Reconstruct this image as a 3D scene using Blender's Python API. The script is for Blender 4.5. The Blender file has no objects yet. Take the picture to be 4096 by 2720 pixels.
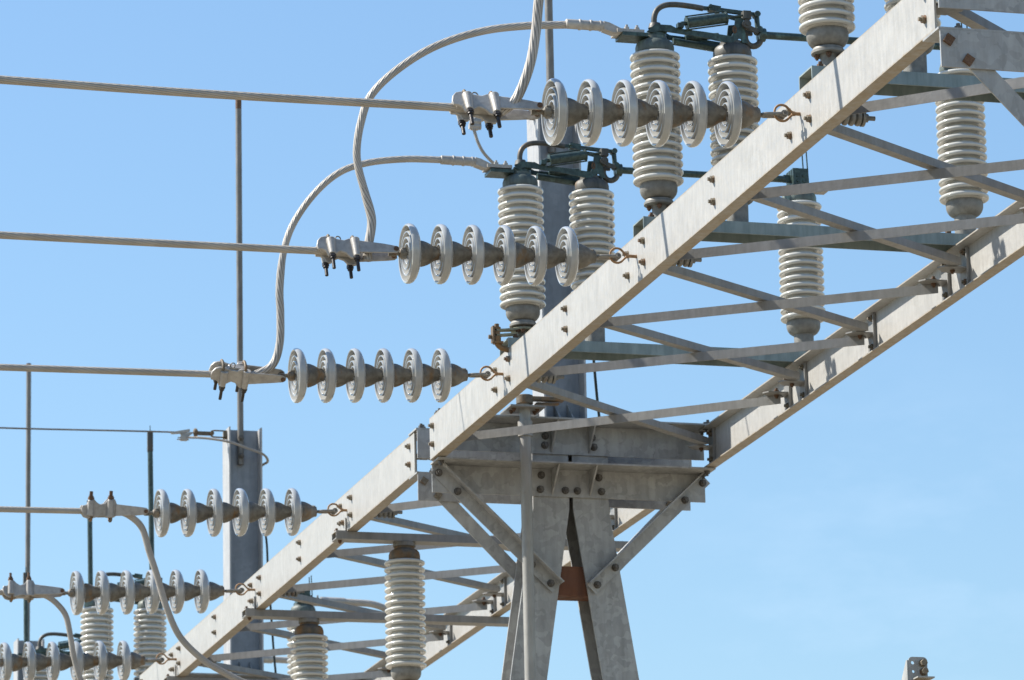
import bpy, bmesh, math, random
from mathutils import Vector, Matrix
random.seed(7)
scene = bpy.context.scene
COL = scene.collection
rad = math.radians

# ------------------------------------------------------------------ camera
# origin = the photographer's eye; x = along the line wires, y = along the girder, z = up; ground 1.65 m below the eye
YAW, PIT, ROL = rad(15.73744), rad(13.94161), rad(-1.178094)
fwd = Vector((math.sin(YAW)*math.cos(PIT), math.cos(YAW)*math.cos(PIT), math.sin(PIT)))
r0 = Vector((math.cos(YAW), -math.sin(YAW), 0)); u0 = r0.cross(fwd)
rt = math.cos(ROL)*r0 + math.sin(ROL)*u0
up = -math.sin(ROL)*r0 + math.cos(ROL)*u0
cd = bpy.data.cameras.new("camera"); cam = bpy.data.objects.new("camera", cd); COL.objects.link(cam)
cam.matrix_world = Matrix((rt, up, -fwd)).transposed().to_4x4()
cd.sensor_width = 36; cd.lens = 164.104; cd.clip_start = 0.1; cd.clip_end = 20000
cd.dof.use_dof = True; cd.dof.focus_distance = 18.2; cd.dof.aperture_fstop = 13
scene.camera = cam

# ------------------------------------------------------------------ light
SUN = Vector((-1, .49, 1.17)).normalized()          # towards the sun
w = bpy.data.worlds.new("World"); scene.world = w; w.use_nodes = True
nt = w.node_tree; nt.nodes.clear()
sky = nt.nodes.new('ShaderNodeTexSky'); sky.sky_type = 'NISHITA'; sky.sun_disc = False
sky.sun_elevation = math.asin(SUN.z); sky.sun_rotation = math.atan2(SUN.x, SUN.y)
sky.altitude = 0; sky.air_density = 1.5; sky.dust_density = 0.3; sky.ozone_density = 7.0
bg = nt.nodes.new('ShaderNodeBackground'); bg.inputs[1].default_value = 0.0865
wo = nt.nodes.new('ShaderNodeOutputWorld')
tcs = nt.nodes.new('ShaderNodeTexCoord'); mps = nt.nodes.new('ShaderNodeMapping'); mps.inputs['Scale'].default_value = (1, 1, 2.6)
nss = nt.nodes.new('ShaderNodeTexNoise'); nss.inputs['Scale'].default_value = 26; nss.inputs['Detail'].default_value = 6; nss.inputs['Roughness'].default_value = .58
rps = nt.nodes.new('ShaderNodeMapRange'); rps.inputs[1].default_value = .44; rps.inputs[2].default_value = .80; rps.inputs[4].default_value = .11
mxs = nt.nodes.new('ShaderNodeMix'); mxs.data_type = 'RGBA'; mxs.inputs[7].default_value = (7.6, 8.3, 9.6, 1)
nt.links.new(tcs.outputs['Generated'], mps.inputs[0]); nt.links.new(mps.outputs[0], nss.inputs['Vector']); nt.links.new(nss.outputs[0], rps.inputs[0])
dts = nt.nodes.new('ShaderNodeVectorMath'); dts.operation = 'DOT_PRODUCT'; dts.inputs[1].default_value = (fwd + rt*.082 - up*.052).normalized()
rms = nt.nodes.new('ShaderNodeMapRange'); rms.inputs[1].default_value = .9986; rms.inputs[2].default_value = .9999
mms = nt.nodes.new('ShaderNodeMath'); mms.operation = 'MULTIPLY'
nt.links.new(tcs.outputs['Generated'], dts.inputs[0]); nt.links.new(dts.outputs['Value'], rms.inputs[0])
nt.links.new(rps.outputs[0], mms.inputs[0]); nt.links.new(rms.outputs[0], mms.inputs[1]); nt.links.new(mms.outputs[0], mxs.inputs[0]); nt.links.new(sky.outputs[0], mxs.inputs[6])     # thin wisps of high cloud
nt.links.new(mxs.outputs[2], bg.inputs[0]); nt.links.new(bg.outputs[0], wo.inputs[0])
sd = bpy.data.lights.new("sun", 'SUN'); sd.energy = 5.0; sd.angle = rad(.53); sd.color = (1, .95, .87)
so = bpy.data.objects.new("sun", sd); COL.objects.link(so)
so.rotation_euler = SUN.to_track_quat('Z', 'Y').to_euler()
scene.view_settings.view_transform = 'Standard'; scene.view_settings.look = 'None'
scene.view_settings.exposure = 0.985; scene.view_settings.gamma = 1

# ------------------------------------------------------------------ materials
def nd(nt, t, **k):
    n = nt.nodes.new(t)
    for a, b in k.items(): setattr(n, a, b)
    return n
def ramp(nt, fac, stops):
    r = nd(nt, 'ShaderNodeValToRGB'); e = r.color_ramp.elements
    while len(e) < len(stops): e.new(.5)
    for i, (p, c) in enumerate(stops):
        e[i].position = p; e[i].color = c if len(c) == 4 else (*c, 1)
    nt.links.new(fac, r.inputs[0]); return r.outputs[0]
def mix(nt, f, a, b):
    m = nd(nt, 'ShaderNodeMix', data_type='RGBA')
    for sock, v in ((m.inputs[0], f), (m.inputs[6], a), (m.inputs[7], b)):
        if hasattr(v, 'is_output'): nt.links.new(v, sock)
        elif isinstance(v, (int, float)): sock.default_value = v
        else: sock.default_value = (*v, 1)
    return m.outputs[2]
def coords(nt, scale):
    g = nd(nt, 'ShaderNodeNewGeometry'); m = nd(nt, 'ShaderNodeMapping')
    m.inputs['Scale'].default_value = scale
    nt.links.new(g.outputs['Position'], m.inputs['Vector']); return m.outputs[0]
def noise(nt, vec, scale, detail=4, rough=.6):
    n = nd(nt, 'ShaderNodeTexNoise'); n.inputs['Scale'].default_value = scale
    n.inputs['Detail'].default_value = detail; n.inputs['Roughness'].default_value = rough
    nt.links.new(vec, n.inputs['Vector']); return n.outputs[0]
RUST = (.17, .065, .02)
def mat(name, base, dark, rough=.55, metallic=0., rust=None, rustcol=RUST, spangle=0., streak=True, scale=9., bump=.15, coat=0., spec=.5, edge=None, clouds=.15):
    base, dark = [tuple(.83*q for q in col) for col in (base, dark)]
    m = bpy.data.materials.new(name); m.use_nodes = True; nt = m.node_tree; b = nt.nodes['Principled BSDF']
    v = coords(nt, (1, 1, .16) if streak else (1, 1, 1))
    c = ramp(nt, noise(nt, v, scale*4), [(.34, dark), (.62, base)])
    v1 = coords(nt, (1, 1, 1))
    big = ramp(nt, noise(nt, v1, scale*.5, 3), [(.35, (1-clouds,)*3), (.65, (1+clouds*.6,)*3)])
    mm = nd(nt, 'ShaderNodeMix', data_type='RGBA', blend_type='MULTIPLY'); mm.inputs[0].default_value = 1
    nt.links.new(c, mm.inputs[6]); nt.links.new(big, mm.inputs[7]); c = mm.outputs[2]
    if spangle:
        vo = nd(nt, 'ShaderNodeTexVoronoi'); vo.inputs['Scale'].default_value = 26
        nv = nd(nt, 'ShaderNodeTexNoise'); nv.inputs['Scale'].default_value = 14
        nt.links.new(v1, nv.inputs['Vector'])
        ad = nd(nt, 'ShaderNodeVectorMath', operation='MULTIPLY_ADD'); ad.inputs[1].default_value = (.12,)*3
        nt.links.new(nv.outputs[1], ad.inputs[0]); nt.links.new(v1, ad.inputs[2]); nt.links.new(ad.outputs[0], vo.inputs['Vector'])
        sp = nd(nt, 'ShaderNodeSeparateColor'); nt.links.new(vo.outputs['Color'], sp.inputs[0])
        s = ramp(nt, sp.outputs[0], [(0, (1-spangle,)*3), (1, (1+spangle,)*3)])
        m2 = nd(nt, 'ShaderNodeMix', data_type='RGBA', blend_type='MULTIPLY'); m2.inputs[0].default_value = 1
        nt.links.new(c, m2.inputs[6]); nt.links.new(s, m2.inputs[7]); c = m2.outputs[2]
    if rust is not None:
        f = ramp(nt, noise(nt, coords(nt, (1, 1, .45)), scale*1.3, 5, .65), [(rust, (0, 0, 0)), (min(1, rust+.17), (1, 1, 1))])
        c = mix(nt, f, c, rustcol)
    if edge is not None:                             # weathered tint along the rolled edges of a channel
        tc = nd(nt, 'ShaderNodeTexCoord'); sz = nd(nt, 'ShaderNodeSeparateXYZ'); nt.links.new(tc.outputs['Generated'], sz.inputs[0])
        e1 = nd(nt, 'ShaderNodeMath', operation='SUBTRACT'); e1.inputs[1].default_value = .5; nt.links.new(sz.outputs[2], e1.inputs[0])
        e2 = nd(nt, 'ShaderNodeMath', operation='ABSOLUTE'); nt.links.new(e1.outputs[0], e2.inputs[0])
        e3 = nd(nt, 'ShaderNodeMath', operation='MULTIPLY_ADD'); e3.inputs[1].default_value = .10; nt.links.new(noise(nt, coords(nt, (1, 1, .6)), 22, 5, .7), e3.inputs[0]); nt.links.new(e2.outputs[0], e3.inputs[2])
        c = mix(nt, ramp(nt, e3.outputs[0], [(.515, (0, 0, 0)), (.56, (.75, .75, .75))]), c, edge)
    nt.links.new(c, b.inputs['Base Color'])
    b.inputs['Metallic'].default_value = metallic
    b.inputs['Specular IOR Level'].default_value = spec
    rr = ramp(nt, noise(nt, v1, scale*3), [(.3, (rough*.8,)*3), (.7, (min(1, rough*1.2),)*3)])
    nt.links.new(rr, b.inputs['Roughness'])
    b.inputs['Coat Weight'].default_value = coat; b.inputs['Coat Roughness'].default_value = .06
    if bump:
        bp = nd(nt, 'ShaderNodeBump'); bp.inputs['Strength'].default_value = bump; bp.inputs['Distance'].default_value = .004
        nt.links.new(noise(nt, v1, scale*9, 3), bp.inputs['Height']); nt.links.new(bp.outputs[0], b.inputs['Normal'])
    return m
def cable_mat(name, base, groove, n, k, rough=.5, metallic=.35):
    m = bpy.data.materials.new(name); m.use_nodes = True; nt = m.node_tree; b = nt.nodes['Principled BSDF']
    base, groove = [tuple(.83*q for q in col) for col in (base, groove)]
    uv = nd(nt, 'ShaderNodeUVMap'); sx = nd(nt, 'ShaderNodeSeparateXYZ'); nt.links.new(uv.outputs[0], sx.inputs[0])
    a = nd(nt, 'ShaderNodeMath', operation='MULTIPLY'); a.inputs[1].default_value = n; nt.links.new(sx.outputs[0], a.inputs[0])
    c = nd(nt, 'ShaderNodeMath', operation='MULTIPLY_ADD'); c.inputs[1].default_value = k
    nt.links.new(sx.outputs[1], c.inputs[0]); nt.links.new(a.outputs[0], c.inputs[2])
    f = nd(nt, 'ShaderNodeMath', operation='PINGPONG'); f.inputs[1].default_value = .5; nt.links.new(c.outputs[0], f.inputs[0])
    col = ramp(nt, f.outputs[0], [(.0, groove), (.16, base)])
    tint = ramp(nt, noise(nt, coords(nt, (1, 1, 1)), 7, 3), [(.35, (.85, .83, .8)), (.65, (1.08, 1.05, 1.02))])
    mm = nd(nt, 'ShaderNodeMix', data_type='RGBA', blend_type='MULTIPLY'); mm.inputs[0].default_value = 1
    nt.links.new(col, mm.inputs[6]); nt.links.new(tint, mm.inputs[7]); nt.links.new(mm.outputs[2], b.inputs['Base Color'])
    b.inputs['Roughness'].default_value = rough; b.inputs['Metallic'].default_value = metallic
    bp = nd(nt, 'ShaderNodeBump'); bp.inputs['Strength'].default_value = .9; bp.inputs['Distance'].default_value = .004
    h = nd(nt, 'ShaderNodeMath', operation='POWER'); h.inputs[1].default_value = .5; nt.links.new(f.outputs[0], h.inputs[0])
    nt.links.new(h.outputs[0], bp.inputs['Height']); nt.links.new(bp.outputs[0], b.inputs['Normal'])
    return m
M = dict(
    chord=mat('pale galvanised channel', (.425, .414, .386), (.365, .354, .326), .5, .1, clouds=.05, spangle=.035, rust=.71, rustcol=(.31, .265, .19), scale=13, edge=(.26, .19, .10)),
    lace=mat('galvanised lacing', (.30, .292, .272), (.25, .242, .224), .5, .15, clouds=.08, rust=.68, rustcol=(.22, .16, .09), scale=9),
    tower=mat('spangled galvanised plate', (.41, .408, .393), (.335, .333, .32), .5, .2, rust=.78, rustcol=(.16, .12, .08), spangle=.15, clouds=.07, scale=8),
    column=mat('column galvanising', (.47, .468, .46), (.40, .40, .398), .55, .3, scale=9, spangle=.04, clouds=.05),
    colweb=mat('shaded blue grey zinc', (.29, .315, .345), (.235, .26, .29), .5, .2, scale=7, spangle=.06, clouds=.1),  # darker zinc for the column web, its bluish shade put into the colour
    rustplate=mat('rusted plate', (.19, .078, .04), (.12, .05, .027), .8, 0, scale=5),
    bolt=mat('weathered bolt', (.26, .225, .165), (.17, .135, .09), .5, .3, rust=.52, scale=30, streak=False),
    rustbolt=mat('rusty bolt', (.17, .095, .05), (.10, .05, .026), .75, .1, scale=40, streak=False),
    darkbolt=mat('dark stud', (.15, .138, .122), (.085, .076, .066), .5, .3, scale=40, streak=False),
    stud=mat('black oiled stud', (.05, .043, .038), (.03, .025, .022), .45, .3, scale=40, streak=False),
    porc=mat('cream grey porcelain', (.61, .60, .55), (.55, .54, .49), .14, 0, scale=4, rust=.66, rustcol=(.34, .315, .25), bump=0, coat=.5, streak=False),
    disc=mat('grey white porcelain', (.45, .455, .44), (.39, .395, .38), .10, 0, scale=5, rust=.70, rustcol=(.27, .25, .2), bump=0, coat=.7, streak=False),
    cap=mat('zinc cap with rust', (.24, .222, .185), (.165, .15, .12), .6, .2, rust=.54, rustcol=(.21, .115, .04), scale=11, streak=False),
    iron=mat('grey iron fitting', (.25, .242, .218), (.185, .178, .158), .6, .15, rust=.68, rustcol=(.19, .12, .06), scale=10, streak=False),
    shackle=mat('galvanised shackle', (.30, .28, .245), (.22, .205, .175), .5, .2, rust=.62, rustcol=(.2, .12, .055), scale=16, streak=False),
    rustcap=mat('rust stained cap', (.17, .135, .09), (.10, .085, .062), .65, .15, rust=.44, rustcol=(.20, .105, .036), scale=9, streak=False),
    green=mat('green bronze', (.065, .102, .09), (.03, .046, .042), .4, .3, rust=.58, rustcol=(.10, .17, .145), scale=14, streak=False),
    patina=mat('patinated cap', (.135, .165, .145), (.075, .088, .08), .55, .15, rust=.55, rustcol=(.16, .235, .195), scale=9),
    patinadark=mat('dark patinated cap', (.115, .11, .095), (.06, .06, .052), .55, .15, rust=.58, rustcol=(.14, .08, .033), scale=9),
    teal=mat('blue green galvanised beam', (.29, .345, .335), (.21, .26, .255), .5, .2, rust=.68, rustcol=(.24, .25, .2), scale=8),
    alu=mat('cast aluminium', (.47, .445, .405), (.38, .358, .325), .45, .15, rust=.68, rustcol=(.24, .185, .13), scale=14, streak=False),
    pipe=mat('grey operating pipe', (.38, .366, .333), (.30, .29, .262), .5, .15, rust=.64, rustcol=(.19, .10, .042), scale=7),
    rod=mat('mast pipe', (.235, .222, .2), (.165, .155, .138), .5, .25, rust=.66, rustcol=(.16, .10, .06), scale=12),
    eye=mat('rusty eye bolt', (.40, .25, .135), (.28, .155, .07), .7, .2, scale=25, streak=False),
    brass=mat('yellowed zinc lever', (.30, .29, .20), (.21, .20, .13), .5, .2, rust=.6, scale=16, streak=False),
    spring=mat('grey spring', (.29, .278, .245), (.21, .2, .172), .5, .2, rust=.6, scale=20, streak=False),
    cable=cable_mat('stranded line wire', (.52, .485, .425), (.26, .235, .20), 13, 30, .55, .1),
    jump=cable_mat('stranded jumper', (.50, .475, .435), (.22, .205, .18), 12, 26, .55, .1),
    loose=cable_mat('loosened strands', (.46, .438, .40), (.07, .062, .055), 9, 20, .55, .1),
    thin=cable_mat('thin wire', (.24, .225, .208), (.11, .103, .095), 6, 60),
    dgreen=mat('dark green cable', (.02, .033, .028), (.014, .022, .02), .5, .1, bump=0),
    concrete=mat('concrete', (.3, .285, .26), (.23, .22, .2), .9, 0, scale=4, streak=False),
)
def ground_mat():
    m = bpy.data.materials.new('gravel'); m.use_nodes = True; nt = m.node_tree; b = nt.nodes['Principled BSDF']
    v = coords(nt, (1, 1, 1))
    vo = nd(nt, 'ShaderNodeTexVoronoi'); vo.inputs['Scale'].default_value = 28; nt.links.new(v, vo.inputs['Vector'])
    sp = nd(nt, 'ShaderNodeSeparateColor'); nt.links.new(vo.outputs['Color'], sp.inputs[0])
    c = ramp(nt, sp.outputs[0], [(0, (.16, .135, .095)), (.5, (.24, .205, .15)), (1, (.32, .275, .205))])
    f = ramp(nt, noise(nt, v, .15, 4), [(.4, (0, 0, 0)), (.7, (1, 1, 1))])
    nt.links.new(mix(nt, f, c, (.22, .19, .14)), b.inputs['Base Color']); b.inputs['Roughness'].default_value = .95
    bp = nd(nt, 'ShaderNodeBump'); bp.inputs['Strength'].default_value = .6; bp.inputs['Distance'].default_value = .02
    nt.links.new(vo.outputs['Distance'], bp.inputs['Height']); nt.links.new(bp.outputs[0], b.inputs['Normal'])
    return m

# ------------------------------------------------------------------ mesh helpers
X, Y, Z = Vector((1, 0, 0)), Vector((0, 1, 0)), Vector((0, 0, 1))
V = Vector
ORG = {}                                             # world origin of each thing
class MB:
    def __init__(s): s.v = []; s.f = []; s.sm = []; s.uv = {}
    def add(s, vs, fs, smooth=False, uvs=None):
        o = len(s.v); s.v += [V(p) for p in vs]
        for i, f in enumerate(fs):
            if uvs: s.uv[len(s.f)] = uvs[i]
            s.f.append([o+j for j in f]); s.sm.append(smooth)
        return s
    def extr(s, poly, vec):                          # planar polygon pushed along a vector
        n = len(poly); vec = V(vec); a = [V(p) for p in poly]
        fs = [list(range(n))[::-1], list(range(n, 2*n))] + [[i, (i+1) % n, n+(i+1) % n, n+i] for i in range(n)]
        return s.add(a + [p+vec for p in a], fs)
    def prism(s, poly, p0, p1, u, v):                # section (u, v) swept from p0 to p1
        p0, p1 = V(p0), V(p1)
        return s.extr([p0 + u*a + v*b for a, b in poly], p1-p0)
    def box(s, c, size, ax=(X, Y, Z)):
        c = V(c); a, b, d = size; p = c - ax[0]*a/2 - ax[1]*b/2 - ax[2]*d/2
        return s.extr([p, p+ax[0]*a, p+ax[0]*a+ax[1]*b, p+ax[1]*b], ax[2]*d)
    def span(s, lo, hi):
        lo, hi = V(lo), V(hi); return s.box((lo+hi)/2, hi-lo)
    def lathe(s, prof, org, ax=Z, seg=32, smooth=True):
        ax = V(ax).normalized(); org = V(org); a = ax.orthogonal().normalized(); b = ax.cross(a)
        vs = []; fs = []
        for t, r in prof:
            for k in range(seg):
                q = 2*math.pi*k/seg; vs.append(org + ax*t + (a*math.cos(q)+b*math.sin(q))*r)
        m = len(prof)
        for i in range(m-1):
            for k in range(seg):
                k2 = (k+1) % seg; fs.append([i*seg+k, i*seg+k2, (i+1)*seg+k2, (i+1)*seg+k])
        if prof[0][1] > 1e-6: fs.append(list(range(seg))[::-1])
        if prof[-1][1] > 1e-6: fs.append([(m-1)*seg+k for k in range(seg)])
        return s.add(vs, fs, smooth)
    def cyl(s, p0, p1, r, seg=20, r2=None, smooth=True):
        p0, p1 = V(p0), V(p1); d = p1-p0
        return s.lathe([(0, r), (d.length, r if r2 is None else r2)], p0, d, seg, smooth)
    def tube(s, pts, r, seg=14, closed=False, cap=True):
        pts = [V(p) for p in pts]; n = len(pts); rs = r if isinstance(r, (list, tuple)) else [r]*n
        tan = [((pts[(i+1) % n] if (closed or i < n-1) else pts[i]) - (pts[i-1] if (closed or i > 0) else pts[i])).normalized() for i in range(n)]
        nrm = tan[0].orthogonal().normalized(); vs = []; L = [0.]
        for i in range(1, n): L.append(L[-1] + (pts[i]-pts[i-1]).length)
        for i in range(n):
            nrm = (nrm - tan[i]*nrm.dot(tan[i])).normalized(); b = tan[i].cross(nrm)
            for k in range(seg):
                q = 2*math.pi*k/seg; vs.append(pts[i] + (nrm*math.cos(q)+b*math.sin(q))*rs[i])
        fs = []; uvs = []
        for i in range(n if closed else n-1):
            j = (i+1) % n
            for k in range(seg):
                k2 = (k+1) % seg; fs.append([i*seg+k, i*seg+k2, j*seg+k2, j*seg+k])
                l1 = L[j] if j else L[-1]
                uvs.append([(k/seg, L[i]), ((k+1)/seg, L[i]), ((k+1)/seg, l1), (k/seg, l1)])
        s.add(vs, fs, True, uvs)
        if cap and not closed:
            o = len(s.v)-n*seg
            s.f += [[o+k for k in range(seg)][::-1], [o+(n-1)*seg+k for k in range(seg)]]; s.sm += [False, False]
        return s
    def bolt(s, p, n, r=.0138, h=.012, stub=.010, washer=True, sq=False):
        p, n = V(p), V(n).normalized()
        if washer: s.cyl(p, p+n*.003, r*1.18, 14, smooth=False)
        if sq: s.extr([p+V((r, 0, .2*r)), p+V((.2*r, 0, -r)), p+V((-r, 0, -.2*r)), p+V((-.2*r, 0, r))], n*h)
        else: s.cyl(p, p+n*(h+.003), r, 6, smooth=False)
        if stub: s.cyl(p, p+n*(h+.003+stub), r*.55, 10)
        return s
    def build(s, name, m, parent=None, bevel=0, org=None):
        o3 = ORG[parent.name] if parent is not None else (org or V((0, 0, 0)))
        me = bpy.data.meshes.new(name); me.from_pydata([p-o3 for p in s.v], [], s.f)
        me.polygons.foreach_set('use_smooth', s.sm)
        if s.uv:
            ul = me.uv_layers.new(name='UVMap')
            for i, p in enumerate(me.polygons):
                if i in s.uv:
                    for l, q in zip(p.loop_indices, s.uv[i]): ul.data[l].uv = q
        bm = bmesh.new(); bm.from_mesh(me); bmesh.ops.recalc_face_normals(bm, faces=bm.faces); bm.to_mesh(me); bm.free()
        if any(s.sm): me.set_sharp_from_angle(angle=rad(38))
        me.materials.append(M[m] if isinstance(m, str) else m)
        o = bpy.data.objects.new(name, me); COL.objects.link(o)
        if parent is not None: o.parent = parent
        else: o.location = o3
        ORG[o.name] = o3
        if bevel:
            b = o.modifiers.new('edge', 'BEVEL'); b.width = bevel; b.segments = 2; b.limit_method = 'ANGLE'; b.angle_limit = rad(40)
        return o
def tag(o, label, cat, group=None, kind=None):
    o['label'] = label; o['category'] = cat
    if group: o['group'] = group
    if kind: o['kind'] = kind
    return o
def thing(name, label, cat, loc=(0, 0, 0), group=None):
    o = bpy.data.objects.new(name, None); o.empty_display_size = .1; COL.objects.link(o); o.location = loc
    ORG[o.name] = V(loc); return tag(o, label, cat, group)
def copy_tree(o, parent=None):
    c = o.copy(); COL.objects.link(c)
    if parent is not None: c.parent = parent
    ORG[c.name] = V(ORG.get(o.name, (0, 0, 0)))
    for ch in list(o.children): copy_tree(ch, c)
    return c
def dup(o, delta, label):
    c = copy_tree(o); c.location = o.location + V(delta); c['label'] = label
    ORG[c.name] = V(c.location); return c
def stamp(mesh_obj, parent, p):                      # another copy of a small part (bolts), placed at p in world space
    c = mesh_obj.copy(); COL.objects.link(c); c.parent = parent; c.location = V(p) - ORG[parent.name]; return c
def spline(pts, step=.03):                           # Catmull-Rom through points
    pts = [V(p) for p in pts]; P = [pts[0]*2-pts[1]] + pts + [pts[-1]*2-pts[-2]]; out = []
    for i in range(1, len(P)-2):
        n = max(2, int((P[i+1]-P[i]).length/step))
        for k in range(n):
            t = k/n
            out.append(.5*((2*P[i]) + (-P[i-1]+P[i+1])*t + (2*P[i-1]-5*P[i]+4*P[i+1]-P[i+2])*t*t + (-P[i-1]+3*P[i]-3*P[i+1]+P[i+2])*t**3))
    return out + [pts[-1]]
def Lsec(w, h, t): return [(0, 0), (w, 0), (w, t), (t, t), (t, h), (0, h)]
def bolt_proto(name, m, n, **k):                     # bolt mesh centred on its own origin
    mb = MB(); mb.bolt((0, 0, 0), n, **k); me_o = mb.build(name, m); COL.objects.unlink(me_o); return me_o
B_FACE = bolt_proto('bolt', 'bolt', (-1, 0, 0))
B_FRONT = bolt_proto('bolt', 'darkbolt', (0, -1, 0), r=.0165, h=.015, stub=.012)
B_SQ = bolt_proto('bolt', 'rustbolt', (0, -1, 0), r=.023, h=.011, stub=0, washer=False, sq=True)
B_SQG = bolt_proto('bolt', 'bolt', (0, -1, 0), r=.023, h=.011, stub=0, washer=False, sq=True)
B_UP = bolt_proto('bolt', 'darkbolt', (0, 0, 1))
B_DOWN = bolt_proto('bolt', 'darkbolt', (0, 0, -1))
B_RUSTUP = bolt_proto('bolt', 'rustbolt', (0, 0, 1), r=.013)
B_RUSTDN = bolt_proto('bolt', 'rustbolt', (0, 0, -1), r=.010, h=.008, stub=.006)

# ------------------------------------------------------------------ ground
GZ = -1.65
g = MB(); g.add([(-3000, -3000, GZ), (3000, -3000, GZ), (3000, 3000, GZ), (-3000, 3000, GZ)], [[0, 1, 2, 3]])
go = g.build('ground', ground_mat()); go['kind'] = 'structure'

# ------------------------------------------------------------------ girders
XN, XF, ZB, ZT = 5.689, 7.140, 4.972, 5.182
CH = [(0, 0), (.057, 0), (.057, .006), (.0075, .012), (.0075, .198), (.057, .204), (.057, .21), (0, .21)]
def girder(label, y0, y1, nodes, loc):
    t = thing('lattice_girder', label, 'girder', loc, 'lattice girders of the switch gantry')
    near = MB().prism(CH, (XN, y0, ZB), (XN, y1, ZB), X, Z).build('near_chord', 'chord', t)
    far = MB().prism(CH, (XF, y0, ZB), (XF, y1, ZB), -X, Z).build('far_chord', 'chord', t)
    eyes = set(nodes[1:-1:2])
    for i, yn in enumerate(nodes):
        end = i in (0, len(nodes)-1)
        for yy in ([yn-.115, yn+.115] if yn in eyes else [yn]):
            for z in (5.037, 5.130):
                stamp(B_FACE, near, (XN, yy, z))
                stamp(B_FACE, far, (XF-.0135, yy - (.02 if not end else .0), z+(.02 if z > 5.1 else -.02)))
            for s, x0 in ((1, XN+.0075), (-1, XF-.0075)):   # clip: leg on the web, shelf carrying the lacing
                c = MB(); a, b = sorted((x0, x0+s*.006)); c.span((a, yy-.05, 4.99), (b, yy+.05, 5.164))
                a, b = sorted((x0+s*.0061, x0+s*.016)); c.span((a, yy-.052, 4.985), (b, yy-.044, 5.168))
                pl = [(x0+s*.0065, yy-.0435), (x0+s*.115, yy-.0435), (x0+s*.135, yy-.01), (x0+s*.09, yy+.05), (x0+s*.0065, yy+.05)]
                c.extr([(p, q, 5.074) for p, q in pl], (0, 0, .006))
                co = c.build('clip_angle', 'lace', t)
                if s < 0:
                    stamp(B_RUSTDN, co, (x0+s*.06, yy+.004, 5.074)); stamp(B_RUSTUP, co, (x0+s*.06, yy+.004, 5.080))
    n = len(nodes)
    xa, xb = XN+.04, XF-.05
    for k in range(n-1):                             # nodes run from the far end towards the camera
        ya = nodes[k] - (.115 if nodes[k] in eyes else 0) + (-.03 if k == 0 else 0)
        yb = nodes[k+1] + (.115 if nodes[k+1] in eyes else 0)
        p, q = V((xa, ya-.02, 0)), V((xb, yb-.0, 0)); u = V((-(q-p).y, (q-p).x, 0)).normalized()
        p.z = q.z = 5.073
        MB().prism([(0, 0), (.04, 0), (.04, -.004), (.004, -.004), (.004, -.042), (0, -.042)], p, q, u, Z).build('lacing_bar', 'lace', t)
        ya = nodes[k+1] + (.115 if nodes[k+1] in eyes else 0)
        yb = nodes[k] - (.115 if nodes[k] in eyes else 0)
        p, q = V((xa, ya-.06, 5.081)), V((xb, yb-.06, 5.081)); u = V((-(q-p).y, (q-p).x, 0)).normalized()
        o = MB().prism(Lsec(.045, .034, .004), p, q, u, Z).build('lacing_bar', 'lace', t)
        stamp(B_RUSTUP, o, (p+(q-p)*.5)+u*.02+V((0, 0, .004)))
    return t
N1 = [21.65, 20.36, 19.29, 18.228, 17.155, 16.087, 14.73]
N3 = [37.40, 36.1, 34.7, 33.35, 32.2, 31.05, 29.58]
N2 = [29.08, 27.995, 26.82, 25.70, 24.567, 23.48, 22.122]
girder('pale bolted lattice girder running from the upper right corner down to the trestle tower', 14.637, 21.72, N1, (6.41, 18.2, ZB))
girder('lattice girder beyond the trestle tower, with insulators hung beneath it, lower left', 22.026, 29.17, N2, (6.41, 25.6, ZB))

girder('third girder beyond the left column, carrying the open switches below the bottom left edge', 29.476, 37.44, N3, (6.41, 33.4, ZB)).location.z -= .052

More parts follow.
